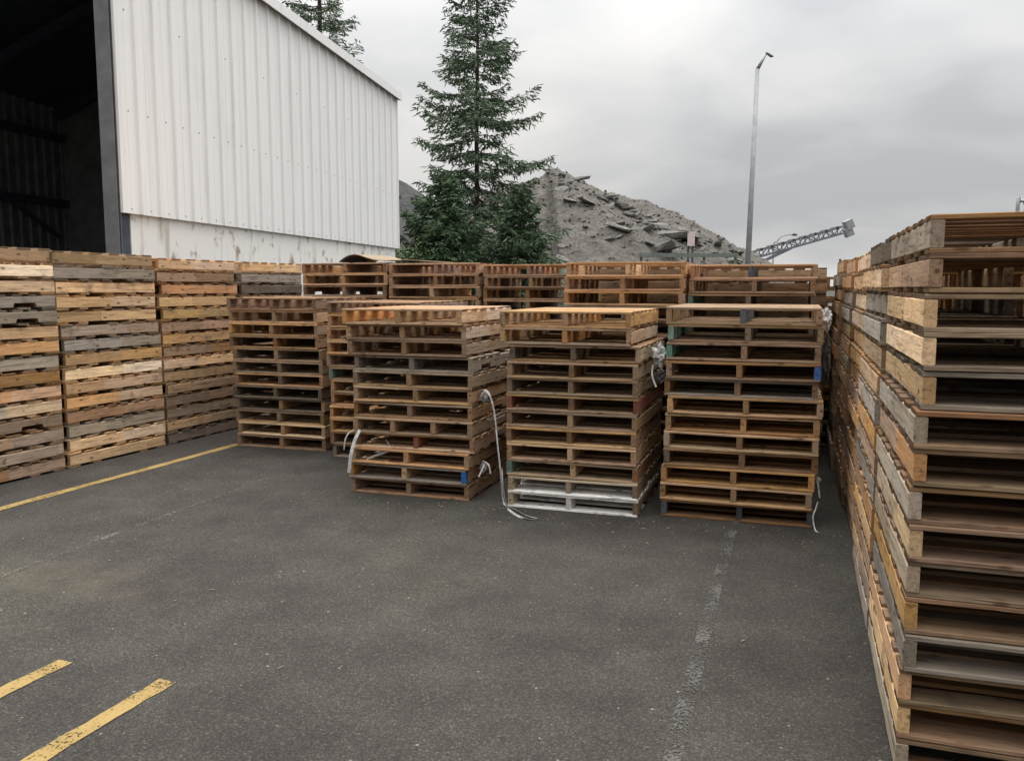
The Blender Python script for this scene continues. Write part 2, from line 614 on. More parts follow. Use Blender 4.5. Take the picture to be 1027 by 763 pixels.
TINT = {
    'orange': (0.54, 0.32, 0.145), 'cream': (0.62, 0.43, 0.24), 'tan': (0.49, 0.305, 0.15),
    'pink': (0.43, 0.255, 0.145), 'brown': (0.30, 0.175, 0.09), 'grey': (0.285, 0.235, 0.180),
    'dark': (0.155, 0.122, 0.090), 'gbrown': (0.32, 0.213, 0.122), 'teal': (0.16, 0.30, 0.25), 'white': (0.7, 0.7, 0.68),
    'slate': (0.10, 0.12, 0.15), 'redbrown': (0.22, 0.085, 0.05), 'pale': (0.42, 0.345, 0.245),
}
LOOK = {'orange': 'fresh orange', 'cream': 'pale cream', 'tan': 'tan', 'pink': 'pinkish brown', 'brown': 'brown',
        'grey': 'weathered grey', 'dark': 'dark grey', 'gbrown': 'greyish brown', 'white': 'white painted', 'pale': 'silvery grey'}
ORD = ['topmost'] + [w + ' from the top' for w in
       'second third fourth fifth sixth seventh eighth ninth tenth eleventh twelfth thirteenth fourteenth fifteenth'.split()]


def jit(c, a=0.1):
    k = 1 + rnd.uniform(-a, a)
    return (*[max(0, x * k * (1 + rnd.uniform(-.012, .012))) for x in c], 1)


def mk(name, me, parent, color, loc=(0, 0, 0), rot=0):
    o = bpy.data.objects.new(name, me)
    o.color = color
    o.location = loc
    o.rotation_euler = (0, 0, rot)
    o.parent = parent
    C.objects.link(o)
    return o


def pallet(x, y, z, rz, sx, sz, tint, deck, label, group, four=False, ends=None, notch=0.12, dim=1, white_bottom=False):
    """x, y: centre of the footprint.  ends: per stringer override (left, middle, right)"""
    root = empty('pallet', (x, y, z), rz)
    root.scale = (sx, 1, sz)
    root.rotation_euler = (rnd.uniform(-.003, .003), rnd.uniform(-.004, .004), rz)
    tag(root, label, 'pallet', group)
    ct = TINT[tint]; cd = TINT[deck]
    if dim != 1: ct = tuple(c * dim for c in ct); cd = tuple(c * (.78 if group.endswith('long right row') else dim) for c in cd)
    if tint == 'white':
        tp, bt = TOP_WHITE, BOT_WHITE
    else:
        tp, bt = rnd.choice(TOPS), rnd.choice(BOTS)
    if white_bottom: bt = BOT_WHITE
    fl = rnd.random() < .5
    mk('top_deck', tp, root, jit(cd), rot=math.pi if fl else 0)
    mk('bottom_deck', bt, root, jit(cd), rot=math.pi if rnd.random() < .5 else 0)
    xs = [-PW / 2 + .0195, 0, PW / 2 - .0195]
    if four: xs = [-PW / 2 + .0195, -PW / 6, PW / 6, PW / 2 - .0195]
    nt = rnd.random() < notch
    for i, sx_ in enumerate(xs):
        me = rnd.choice(STRN) if nt else rnd.choice(STRS)
        col = jit(ct, .14)
        lab = None
        if ends and ends.get(i):
            e = ends[i]
            if e == 'blue': me = STR_BLUE; lab = 'stringer with a blue painted end'
            else:
                col = jit(TINT[e], .05)
                lab = {'teal': 'faded teal painted stringer', 'white': 'white painted stringer', 'redbrown': 'dark reddish stringer',
                       'slate': 'slate grey stringer', 'pale': 'silvery grey stringer', 'orange': 'fresh orange stringer'}.get(e)
        jx = rnd.uniform(-.03, .03) if 0 < i < len(xs) - 1 else (rnd.uniform(0, .006) if i == 0 else rnd.uniform(-.006, 0))
        o = mk('stringer', me, root, col, loc=(sx_ + jx, 0, 0), rot=0 if (me is STR_BLUE or rnd.random() < .5) else math.pi)
        if lab: o['label'] = lab
    return root


def stack(desc, group, xl, yf, w, n, dz, tints, decks, dx=None, dy=None, rz=0.0, special=None, notch=0.12, jx=.010, jr=.010, dim=1):
    """xl, yf: front left corner of the stack; row 0 of the lists is the topmost pallet"""
    special = special or {}
    sx = w / PW
    c, s = math.cos(rz), math.sin(rz)
    for k in range(n):                       # k = 0 is the topmost
        lvl = n - 1 - k
        ox = (dx[k] if dx else 0) + rnd.uniform(-jx, jx)
        oy = (dy[k] if dy else 0) + rnd.uniform(-jx, jx) * 1.2
        t = tints[k % len(tints)]
        d = decks[k % len(decks)] if decks else t
        lx, ly = w / 2 + ox, PL / 2 + oy
        px, py = xl + lx * c - ly * s, yf + lx * s + ly * c
        sp = special.get(k, {})
        lab = '%s pallet, %s in the %s' % (LOOK[t], ORD[k], desc)
        pallet(px, py, lvl * dz, rz + rnd.uniform(-jr, jr), sx * rnd.uniform(.992, 1.008), (dz - .0022) / PH,
               t, d, lab, group, four=sp.get('four', False), ends=sp.get('ends'), notch=sp.get('notch', notch), dim=sp.get('dim', dim), white_bottom=sp.get('white_bottom', False))


def rl(n, opts):
    return [rnd.choice(opts) for _ in range(n)]


GL = 'pallets stacked in the row beside the warehouse'
LR = R(-2.4)
stack('first stack of the warehouse row', GL, -6.50 - 1.016, 4.90, 1.016, 15, .1365,
      'gbrown cream tan grey grey tan tan grey brown pink cream brown gbrown gbrown brown'.split(), None, rz=LR, dim=1.2,
      special={3: {'notch': 1}, 4: {'notch': 1}, 11: {'notch': 1}}, notch=0, jx=.012)
stack('second stack of the warehouse row', GL, -6.455 - 1.016, 6.16, 1.016, 15, .1355,
      'gbrown grey orange orange tan gbrown grey tan cream orange tan brown grey cream tan'.split(), None, rz=LR, dim=1.2, notch=.0,
      dx=[.02, .02, 0, 0, 0, .01, 0, 0, 0, 0, 0, 0, 0, .01, .01], dy=[-.07, -.05, -.03, -.03, -.02, -.01, 0.02, .03, .02, .02, .03, .03, .03, .03, .02], jx=.010)
stack('third stack of the warehouse row', GL, -6.40 - 1.016, 7.44, 1.016, 15, .134,
      'orange brown pink orange tan pink orange brown orange gbrown gbrown brown gbrown gbrown dark'.split(), None, rz=LR, dim=1.2, notch=.0,
      dy=[-.04, -.05, 0, -.02] + [0] * 11)
stack('fourth stack of the warehouse row', GL, -6.33 - 1.016, 8.74, 1.016, 15, .134,
      'cream grey dark'.split() + rl(12, ['brown', 'grey', 'gbrown']), None, rz=LR, dim=1.2, notch=0)

GF = 'pallets of the five front stacks'
MIXF = ['gbrown', 'brown', 'tan', 'brown', 'gbrown']
stack("front stack at the yellow line's end", GF, -5.70, 7.62, 1.09, 12, .1325,
      'brown tan tan brown gbrown gbrown gbrown dark gbrown gbrown tan brown'.split(), 'brown tan tan brown gbrown gbrown tan dark dark gbrown cream brown'.split(),
      dim=.95, dx=[-.06, -.05, -.045, -.04, 0, 0, .01, 0, 0, .0, .03, .01], special={0: {'notch': 0}}, notch=.1)
stack('front stack half hidden behind white strap', GF, -4.42, 7.42, 1.02, 12, .130,
      'brown tan orange tan gbrown dark tan orange orange tan gbrown grey'.split(), 'brown tan tan tan gbrown gbrown tan tan tan tan gbrown grey'.split(),
      dim=.95, special={5: {'ends': {0: 'teal'}}}, jx=.02)
stack('front stack with the hanging strap', GF, -3.485, 6.18, 1.06, 12, .1275,
      'orange tan gbrown grey gbrown tan brown gbrown brown tan tan brown'.split(), 'pink brown brown grey gbrown tan gbrown gbrown tan orange grey brown'.split(),
      dim=.95, dx=[-.05, -.03, -.02, .02, .02, .025, .025, .03, .03, .01, -.02, .0], dy=[-.03, 0, 0, .02, .02, .02, .02, 0, 0, -.02, -.02, 0],
      special={0: {'notch': 0}, 7: {'four': True}, 8: {'ends': {1: 'redbrown'}}, 9: {'ends': {1: 'orange'}}, 10: {'ends': {0: 'orange', 2: 'blue'}}})
stack('front stack on a white painted pallet', GF, -2.09, 6.11, 1.016, 12, .127,
      'orange tan dark gbrown gbrown brown gbrown brown tan brown gbrown white'.split(), 'tan gbrown brown gbrown gbrown gbrown gbrown tan tan gbrown pale white'.split(),
      dim=.95, dx=[-.05, -.05, .02, 0, 0, 0, 0, 0, 0, 0, 0, .0], dy=[-.02, -.02, 0, 0, 0, 0, 0, 0, 0, 0, 0, 0],
      special={2: {'ends': {2: 'pale'}}, 5: {'ends': {0: 'redbrown', 2: 'redbrown'}}, 8: {'ends': {1: 'orange'}}, 9: {'ends': {0: 'teal', 1: 'orange'}},
               10: {'ends': {0: 'pale', 1: 'pale'}, 'white_bottom': True}, 11: {'ends': {0: 'pale', 1: 'white', 2: 'brown'}}})
stack('front stack beside the narrow alley', GF, -.905, 6.23, 1.08, 12, .130,
      'gbrown gbrown brown brown brown tan orange tan brown orange tan gbrown'.split(), 'gbrown gbrown brown brown grey tan orange tan brown orange tan brown'.split(),
      dim=.95, dx=[0, .0, .01, .01, .005, .01, .005, .0, .0, -.01, -.01, -.015],
      special={0: {'ends': {1: 'slate'}}, 1: {'ends': {0: 'teal'}}, 2: {'ends': {0: 'teal'}}, 3: {'ends': {2: 'blue'}}, 7: {'ends': {0: 'pale'}}, 11: {'ends': {0: 'slate', 1: 'slate', 2: 'slate'}}})

GB = 'pallets of the back stacks'
MB_ = ['brown', 'tan', 'gbrown', 'brown']
stack('back stack under the curled cardboard', GB, -5.64, 8.92, 1.13, 15, .1325, ['brown', 'tan', 'brown'] + rl(12, MB_), None)
stack('back stack before the tall fir', GB, -4.49, 8.92, 1.12, 15, .1315, ['pink', 'brown', 'tan'] + rl(12, MB_), None, special={0: {'notch': 0}})
stack('back stack between fir and rubble', GB, -3.33, 8.95, 1.08, 15, .130, ['pink', 'brown', 'brown'] + rl(12, MB_), None)
stack('back stack behind white painted pallet', GB, -1.985, 7.42, 1.06, 15, .128, ['tan', 'pink', 'tan', 'brown'] + rl(11, MB_), None)
stack('back stack behind the alley stack', GB, -.905, 7.57, 1.06, 15, .1265, ['pink', 'brown', 'dark', 'brown'] + rl(11, MB_), ['pink', 'brown', 'gbrown'] + rl(12, MB_),
      special={0: {'ends': {1: 'slate'}}, 2: {'ends': {0: 'teal'}}})

stack('hindmost stack behind white painted pallet', GB, -1.0, 8.74, 1.06, 15, .1272, rl(15, MB_), None, rz=R(90), notch=0)
stack('hindmost stack behind the alley stack', GB, .27, 8.88, 1.06, 15, .126, rl(15, MB_), None, rz=R(90), notch=0)

GR = 'pallets stacked in the long right row'
MR = ['tan', 'grey', 'cream', 'gbrown', 'orange', 'pale', 'tan']
XR = .378
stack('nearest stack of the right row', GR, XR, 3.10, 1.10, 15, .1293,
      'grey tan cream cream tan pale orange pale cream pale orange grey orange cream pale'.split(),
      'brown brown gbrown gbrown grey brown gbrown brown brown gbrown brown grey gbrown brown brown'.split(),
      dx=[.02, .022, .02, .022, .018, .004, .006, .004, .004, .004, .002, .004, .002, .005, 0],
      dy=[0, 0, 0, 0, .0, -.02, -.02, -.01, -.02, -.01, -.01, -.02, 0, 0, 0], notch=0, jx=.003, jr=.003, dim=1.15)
rt = ['second', 'third', 'fourth', 'fifth', 'sixth', 'seventh']
yy = 4.40
ns = [15, 15, 15, 15, 14, 14]
for i, nm in enumerate(rt):
    tl = rl(15, MR)
    if i == 0: tl = 'dark tan grey pale tan orange pale orange tan grey orange tan gbrown tan grey'.split()
    if i == 1: tl = 'cream tan cream tan tan orange tan pink orange gbrown orange brown orange pink brown'.split()
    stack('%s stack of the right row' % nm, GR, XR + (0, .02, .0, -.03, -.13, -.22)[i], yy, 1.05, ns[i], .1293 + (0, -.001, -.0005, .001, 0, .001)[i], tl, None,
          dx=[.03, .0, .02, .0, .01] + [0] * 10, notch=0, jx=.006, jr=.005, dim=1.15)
    yy += PL + (.09, .07, .10, .08, .1, .1)[i]

# ------------------------------------------------------------------ straps, film and other small things
def on_face(u, v, Y):
    """point of the vertical plane y = Y seen along the photo's column u, row v"""
    dx, dz = (u - CX) / FPX, (CY - v) / FPX
    up = dz * math.cos(PITCH) - math.sin(PITCH)
    fw = dz * math.sin(PITCH) + math.cos(PITCH)
    d = Vector((dx * cy_ - fw * sy_, dx * sy_ + fw * cy_, up))
    return d * (Y / d.y) + Vector((0, 0, CAM_H))


def ground_at(u, v, z=.008):
    dx, dz = (u - CX) / FPX, (CY - v) / FPX
    up = dz * math.cos(PITCH) - math.sin(PITCH)
    fw = dz * math.sin(PITCH) + math.cos(PITCH)
    d = Vector((dx * cy_ - fw * sy_, dx * sy_ + fw * cy_, up))
    return d * ((z - CAM_H) / d.z) + Vector((0, 0, CAM_H))


mb = MB()
pts = smooth_path([on_face(479, 397, 6.36), on_face(485, 391, 6.27), on_face(491, 396, 6.16), on_face(496, 415, 6.12), on_face(499, 445, 6.09),
                   on_face(502, 472, 6.07), ground_at(505, 503, .02), ground_at(513, 513), ground_at(524, 519), ground_at(538, 521)])
mb.ribbon(pts, .017, .002, side=(.8, -.5, .2))
pts = smooth_path([on_face(503.5, 470, 6.075), on_face(504.5, 486, 6.03), ground_at(508, 505, .02), ground_at(517, 511), ground_at(529, 517, .010), ground_at(539, 519.5, .012)])
mb.ribbon(pts, .017, .002, side=(.6, -.8, .1))
tag(mb.build('plastic_strap', M['plastic'], smooth=False), 'long white plastic strap hanging between two stacks down to the asphalt', 'strap')

mb = MB()
pts = smooth_path([on_face(361, 431, 6.155), on_face(356, 441, 6.13), on_face(352, 456, 6.10), on_face(350, 474, 6.10)])
mb.ribbon(pts, .034, .002, side=(1, -.2, .1))
tag(mb.build('plastic_strap', M['plastic']), 'wide white strap end folded over the stack corner, near the blue painted pallet', 'strap')
mb = MB()
pts = smooth_path([on_face(355, 431, 7.38), on_face(349, 435, 7.35), on_face(346, 442, 7.33), on_face(345, 451, 7.33)])
mb.ribbon(pts, .016, .002, side=(1, -.2, .1))
tag(mb.build('plastic_strap', M['plastic']), 'short curved white strap end poking out behind the strapped front stack', 'strap')
mb = MB()
pts = smooth_path([on_face(387, 441, 6.26), on_face(391, 447, 6.21), on_face(392.5, 451, 6.185), on_face(384, 454, 6.165), on_face(376, 457, 6.16), on_face(367.5, 460, 6.20)])
mb.ribbon(pts, .018, .003, side=(.1, -.3, 1))
tag(mb.build('plastic_strap', M['plastic']), 'bent white strap scrap caught in the openings above a rusty lid', 'strap')


def crumple(name, loc, size, mat, seed, label, cat, strands=()):
    r = random.Random(seed)
    bm = bmesh.new()
    bmesh.ops.create_icosphere(bm, subdivisions=4, radius=1)
    off = Vector((r.uniform(0, 50), r.uniform(0, 50), r.uniform(0, 50)))
    for v in bm.verts:
        d = v.co.normalized()
        k = 0.75 + 0.55 * mnoise.noise(d * 2.2 + off) + 0.35 * abs(mnoise.noise(d * 6 + off)) + .15 * mnoise.noise(d * 14 + off)
        v.co = Vector((d.x * k * size[0], d.y * k * size[1], d.z * k * size[2]))
    me = bpy.data.meshes.new(name)
    bm.to_mesh(me); bm.free()
    mb = MB()
    mb.add([v.co + Vector(loc) for v in me.vertices], [tuple(p.vertices) for p in me.polygons])
    for s in strands:
        mb.ribbon(smooth_path(s), .012, .003, side=(1, .3, 0))
    bpy.data.meshes.remove(me)
    return tag(mb.build(name, mat), label, cat)


crumple('plastic_wrap', on_face(828, 321, 6.36), (.042, .06, .085), M['plastic'], 3, 'white crumpled plastic bunched at the top of the alley stack', 'plastic wrap')
crumple('plastic_wrap', on_face(661, 356, 6.30), (.055, .06, .085), M['plastic'], 5, 'grey white crumpled plastic stuck between the teal painted stringers and the next stack', 'plastic wrap',
        strands=[[on_face(655, 366, 6.3), on_face(654, 376, 6.27), on_face(658, 388, 6.25)]])
crumple('plastic_wrap', on_face(664, 378, 6.36), (.04, .06, .05), M['darkplastic'], 6, 'dark torn film hanging below the white plastic between stacks', 'plastic wrap')
crumple('plastic_wrap', on_face(486, 398, 6.36), (.02, .06, .045), M['plastic'], 7, 'knotted white strap bundle at the upper end of the hanging strap', 'plastic wrap')
crumple('plastic_wrap', on_face(485, 469, 6.36), (.02, .06, .05), M['plastic'], 8, 'knotted white strap bundle beside the blue painted stringer end', 'plastic wrap',
        strands=[[on_face(484, 462, 6.3), on_face(490, 466, 6.25), on_face(492, 475, 6.25)], [on_face(486, 465, 6.3), on_face(482, 474, 6.24), on_face(480, 478, 6.22)]])
crumple('plastic_wrap', on_face(829, 360, 6.5), (.028, .09, .20), M['darkplastic'], 9, 'long dark stretch film hanging in the narrow alley', 'plastic wrap')
crumple('plastic_wrap', on_face(820, 481, 6.32), (.022, .03, .024), M['plastic'], 10, 'small white plastic scrap on the alley side near the ground', 'plastic wrap',
        strands=[[on_face(820, 482, 6.29), on_face(821, 490, 6.28), on_face(822, 499, 6.27)]])
crumple('plastic_wrap', on_face(641, 492, 6.30), (.014, .035, .055), M['plastic'], 12, 'white film loop beside the white painted bottom pallet', 'plastic wrap')
mb = MB()
mb.ribbon(smooth_path([on_face(820, 503, 6.28), on_face(818, 510, 6.24), on_face(815.5, 517, 6.205), on_face(816, 525, 6.19), ground_at(818, 532, .012), ground_at(821, 533.5, .010)]), .009, .003, side=(1, .3, .1))
tag(mb.build('plastic_strap', M['plastic']), 'frayed white strap dangling to the asphalt at the alley corner', 'strap')
mb = MB()
mb.tube(smooth_path([on_face(483, 419, 6.6) + Vector((.0, 0, 0)), on_face(490, 421, 6.55), on_face(500, 419, 6.4), on_face(506, 416, 6.3)]), [.005] * 19, 6)
tag(mb.build('twine', M['plastic']), 'thin pale twine stretched across the gap between two front stacks', 'twine')

# rusty lid lying inside an opening
lid = MB()
c = on_face(397, 462.5, 6.22)
n = 24
for (r0, z0, r1, z1) in ((.0, .016, .05, .018), (.05, .018, .062, .012), (.062, .012, .062, 0)):
    vs, fs = [], []
    for k in range(n):
        a = 2 * math.pi * k / n
        vs += [(c.x + max(r0, .001) * math.cos(a), c.y + max(r0, .001) * math.sin(a), c.z - .008 + z0), (c.x + r1 * math.cos(a), c.y + r1 * math.sin(a), c.z - .008 + z1)]
    for k in range(n):
        k2 = (k + 1) % n
        fs.append((2 * k, 2 * k + 1, 2 * k2 + 1, 2 * k2))
    lid.add(vs, fs)
tag(lid.build('rusty_lid', M['rust'], smooth=False), 'round rusty lid lying in an opening of the strapped stack', 'lid')

# curled cardboard sheet on top of a back stack
mb = MB()
top = 15 * .1325
xs = []
prof = [(-5.19, .0), (-5.14, .035), (-5.07, .07), (-4.99, .085), (-4.91, .075), (-4.83, .05), (-4.72, .022), (-4.6, .012), (-4.45, .012), (-4.32, .014), (-4.20, .01), (-4.10, .002)]
prof = smooth_path([(a, 0, b) for a, b in prof], 4)
vs = []
for p in prof:
    for (y, dz) in ((9.0, 0), (9.0, .008), (9.75, .008), (9.75, 0)):
        vs.append((p.x + (y - 9) * .1, y, top + .006 + p.z + dz))
fs = []
for i in range(len(prof) - 1):
    for k in range(4):
        k2 = (k + 1) % 4
        fs.append((i * 4 + k, i * 4 + k2, i * 4 + 4 + k2, i * 4 + 4 + k))
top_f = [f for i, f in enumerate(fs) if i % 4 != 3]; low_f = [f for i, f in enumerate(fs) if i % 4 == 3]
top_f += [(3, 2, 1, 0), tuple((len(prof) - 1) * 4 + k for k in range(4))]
mb.add(vs, top_f); mb.add(vs, low_f, 1)  # underside faces coloured dark, painting in the shade of the hollow arch
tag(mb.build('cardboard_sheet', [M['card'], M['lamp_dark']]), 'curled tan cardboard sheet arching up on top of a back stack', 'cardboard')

# wood splinters and chips on the tarmac
mb = MB()
r = random.Random(5)
for i in range(130):
    x, y = r.uniform(-6.2, .3), r.uniform(2.2, 7.3)
    if r.random() < .6: x, y = r.uniform(-3.9, .2), 6.12 - abs(r.gauss(0, .18))
    a = r.uniform(0, 6.3); L = r.choice((.006, .008, .010, .012, .015, .03)); w = r.uniform(.003, .008)
    d = Vector((math.cos(a), math.sin(a), 0)) * L / 2
    p = Vector((x, y, .004))
    mb.bar(p - d, p + d + Vector((0, 0, r.uniform(0, .003))), w, .004)
tag(mb.build('litter', simple('splinter_wood', (0.26, 0.20, 0.13), 0.9)), kind='stuff')
C.objects['litter']['label'] = 'small wood splinters scattered over the asphalt'

# ------------------------------------------------------------------ warehouse
A = Vector((-8.24, 8.87, 0)); B = Vector((-9.43, 19.25, 0))
wl = (B - A).length
we = (B - A).normalized()
wn = Vector((-we.y, we.x, 0))             # towards the building's inside (left)
wh = empty('warehouse', A, math.atan2(we.y, we.x) - math.pi / 2)
# local frame: +y along the wall to the back, -x into the building
tag(wh, 'white ribbed metal warehouse with an open dark bay', 'warehouse')
WW, ZS, ZE = 9.4, 2.65, 6.30


def ze(y):
    return 6.62 - .30 * y / wl


mb = MB()
prof = []
y = 0.0
pitch = wl / 26
for i in range(26):
    y0 = i * pitch
    prof += [(y0, 0), (y0 + pitch * .40, 0), (y0 + pitch * .415, .004), (y0 + pitch * .435, .004), (y0 + pitch * .45, 0), (y0 + pitch - .075, 0), (y0 + pitch - .052, .034), (y0 + pitch - .023, .034)]
prof.append((wl, 0))
vs = []
for (yy_, d) in prof:
    for z in (ZS, ze(yy_)):
        vs.append((d + .02, yy_, z))
mb.add(vs, [(2 * i, 2 * i + 2, 2 * i + 3, 2 * i + 1) for i in range(len(prof) - 1)])
vs = [(-.02, p[0], z) for p in (prof[0], prof[-1]) for z in (ZS, ze(p[0]))]
mb.add(vs, [(0, 1, 3, 2)])
mb.add([(-.02, 0, ZS), (.02, 0, ZS), (.02, 0, ze(0)), (-.02, 0, ze(0))], [(0, 1, 2, 3)])
mb.add([(-.02, wl, ZS), (.02, wl, ZS), (.02, wl, ZE), (-.02, wl, ZE)], [(3, 2, 1, 0)])
mb.add([(-.02, 0, ZS), (-.02, wl, ZS), (.02, wl, ZS), (.02, 0, ZS)], [(0, 1, 2, 3)])
for zz in (ZS + .06, 3.95, 5.2):
    for i in range(26):
        yy_ = i * pitch + .17 + (0 if zz < 3 else .02)
        if zz > 5 and i % 3: continue
        mb.box(.018, .026, yy_ - .008, yy_ + .008, zz - .008, zz + .008, 1)
mb.build('siding', [M['siding'], M['steel']], wh)
mb = MB(); mb.box(-.22, -.03, .20, wl - .12, 0, ZS + .03)
mb.build('base_wall', M['base'], wh)
mb = MB(); mb.box(-.20, -.04, .015, .19, 0, ZS + .02)
mb.build('wall_end_plate', M['darksteel'], wh)
# steel column at the bay corner: an I section
mb = MB()
mb.box(-.225, -.025, -.05, -.035, 0, ZE + .2); mb.box(-.225, -.025, .24 - .24, .012, 0, ZE + .2)
mb.box(-.172, -.156, -.034, -.001, 0, ZE + .2)
mb.build('column', M['steel'], wh)
# roof with eave trim
rz_ = ZE + 1.9
mb = MB()
o = .112
for x0, z0, x1, z1 in ((o, ZE - .02, -WW / 2, rz_), (-WW - o, ZE - .02, -WW / 2, rz_)):
    vs = [(x0, -.25, z0 + .32), (x1, -.25, z1 + .32), (x1, wl + .06, z1), (x0, wl + .06, z0 + .02)]
    vs += [(a, b, c_ + .06) for a, b, c_ in vs]
    mb.add(vs, [(7, 6, 5, 4), (0, 4, 5, 1), (1, 5, 6, 2), (2, 6, 7, 3), (3, 7, 4, 0)])
    mb.add(vs[:4], [(0, 1, 2, 3)], 1)
mb.build('roof', [M['roofm'], M['darksteel']], wh)
mb = MB()
vs = [(x, y, ze(max(y, 0)) + dz) for x in (.115, .135) for y in (-.26, wl + .07) for dz in (-.11, .065)]
mb.add(vs, [(0, 1, 3, 2), (4, 6, 7, 5), (0, 4, 5, 1), (2, 3, 7, 6), (0, 2, 6, 4), (1, 5, 7, 3)])
mb.build('eave_trim', M['siding'], wh)
mb = MB()
vs = [(x, y, ze(y) + dz) for x in (.06, .112) for y in (-.1, wl + .05) for dz in (-.10, -.06)]
mb.add(vs, [(0, 1, 3, 2), (4, 6, 7, 5), (0, 4, 5, 1), (2, 3, 7, 6), (0, 2, 6, 4), (1, 5, 7, 3)])
mb.build('eave_soffit', M['steel'], wh)
# far side wall with ribs, girts and a diagonal brace
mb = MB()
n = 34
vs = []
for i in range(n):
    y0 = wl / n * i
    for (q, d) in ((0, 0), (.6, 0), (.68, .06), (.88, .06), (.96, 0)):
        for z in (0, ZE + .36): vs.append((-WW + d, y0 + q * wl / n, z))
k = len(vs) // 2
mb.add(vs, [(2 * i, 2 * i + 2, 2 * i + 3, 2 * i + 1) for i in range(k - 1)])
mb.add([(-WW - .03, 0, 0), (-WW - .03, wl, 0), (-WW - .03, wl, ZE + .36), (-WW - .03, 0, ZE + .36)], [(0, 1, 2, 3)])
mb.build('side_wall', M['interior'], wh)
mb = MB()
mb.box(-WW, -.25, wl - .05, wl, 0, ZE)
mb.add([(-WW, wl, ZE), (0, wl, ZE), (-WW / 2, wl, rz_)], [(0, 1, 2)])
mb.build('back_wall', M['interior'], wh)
for z in (3.9, 5.6):
    mb = MB(); mb.box(-WW + .065, -WW + .20, .1, wl - .1, z - .10, z + .10); mb.build('girt', M['darksteel'], wh)
mb = MB(); mb.bar((-WW + .27, 3.5, 6.2), (-WW + .27, wl - .6, 3.0), .08, .08); mb.build('brace', M['darksteel'], wh)
mb = MB()
for yb in (.1, 3.5, 6.9, wl - .3):
    mb.bar((0 - .3, yb, ZE - .15), (-WW / 2, yb, rz_ - .18), .15, .22)
    mb.bar((-WW + .1, yb, ZE - .15), (-WW / 2, yb, rz_ - .18), .15, .22)
mb.build('rafter', M['darksteel'], wh)
mb = MB(); mb.box(-WW, -.31, -.04, .08, ZE - .12, ZE + .12)
mb.add([(-WW, .0, ZE + .12), (0, .0, ZE + .12), (-WW / 2, .0, rz_)], [(0, 1, 2)])
mb.build('bay_header', M['steel'], wh)
mb = MB(); mb.box(-WW - .02, -WW + .28, -.05, .05, 0, ZE); mb.build('column', M['steel'], wh)


# ------------------------------------------------------------------ trees
def conifer(name, base, H, r0, z_low, maxlen, seed, mat, label, group, step=.34, per=5, prof=None, droop=.25, dens=1.0, lean=0):
    r = random.Random(seed)
    root = empty(name, base)
    tag(root, label, 'tree', group)
    tr, fo = MB(), MB()
    npt = 14
    tp = [(lean * (i / npt) ** 1.3 + math.sin(i * 1.3 + seed) * .02, math.cos(i * 1.1) * .02, H * i / npt) for i in range(npt + 1)]
    tr.tube(tp, [r0 * (1 - .95 * i / npt) + .008 for i in range(npt + 1)], 8)
    z = z_low
    prof = prof or (lambda t: (1 - t) ** .8)
    while z < H * .985:
        t = (z - z_low) / (H - z_low)
        k = per if t < .85 else per - 1
        a0 = r.uniform(0, 6.28)
        for i in range(k):
            az = a0 + i * 2 * math.pi / k + r.uniform(-.4, .4)
            L = max(.18, maxlen * prof(t) * r.uniform(.5, 1.18))
            if r.random() < .10: L *= .45
            el = -droop + .85 * t + r.uniform(-.12, .12)
            d = Vector((math.cos(az) * math.cos(el), math.sin(az) * math.cos(el), math.sin(el)))
            p0 = Vector((lean * (z / H) ** 1.3, 0, z + r.uniform(-.12, .12)))
            m_ = 6
            pts = []
            for j in range(m_ + 1):
                s = j / m_
                p = p0 + d * L * s
                p.z += -L * .16 * s * (1 - s) * 2 + L * .14 * s * s * s - .10 * L * s
                pts.append(p)
            tr.tube(pts, [max(.006, r0 * .16 * (L / maxlen + .25) * (1 - .85 * j / m_)) for j in range(m_ + 1)], 4, cap=False)
            # sprays of needles along the limb
            nsp = max(4, int(L / .060 * dens))
            side0 = Vector((-math.sin(az), math.cos(az), 0))
            for q in range(nsp):
                s = .14 + .86 * (q + r.random()) / nsp
                jf = s * m_; j = min(int(jf), m_ - 1)
                p = pts[j].lerp(pts[j + 1], jf - j)
                tl = L * .40 * (1 - s) ** .7 * r.uniform(.45, 1.1) + .13
                sg = 1 if q % 2 else -1
                td = (side0 * sg * r.uniform(.6, 1.0) + d * r.uniform(.45, .9) + Vector((0, 0, r.uniform(-.45, .05)))).normalized()
                nn = max(3, int(tl / .045))
                for w in range(nn):
                    c_ = p + td * tl * (w + r.random()) / nn + Vector((0, 0, -.05 * (w / nn) ** 2))
                    nd = (td * r.uniform(.3, 1) + Vector((r.uniform(-1, 1), r.uniform(-1, 1), r.uniform(-.95, .35))) * .75).normalized()
                    ln = r.uniform(.11, .24); wd = r.uniform(.020, .042)
                    sd = nd.cross(Vector((r.uniform(-1, 1), r.uniform(-1, 1), r.uniform(-1, 1)))).normalized() * wd
                    fo.add([c_ - sd * .5, c_ + sd * .5, c_ + nd * ln * .6 + sd * .6, c_ + nd * ln, c_ + nd * ln * .6 - sd * .6], [(0, 1, 2, 3, 4)])
        z += step * r.uniform(.7, 1.25) * (1 if t < .8 else .75)
    tr.build('trunk', M['bark'], root, smooth=True)
    fo.build('crown', mat, root)
    return root


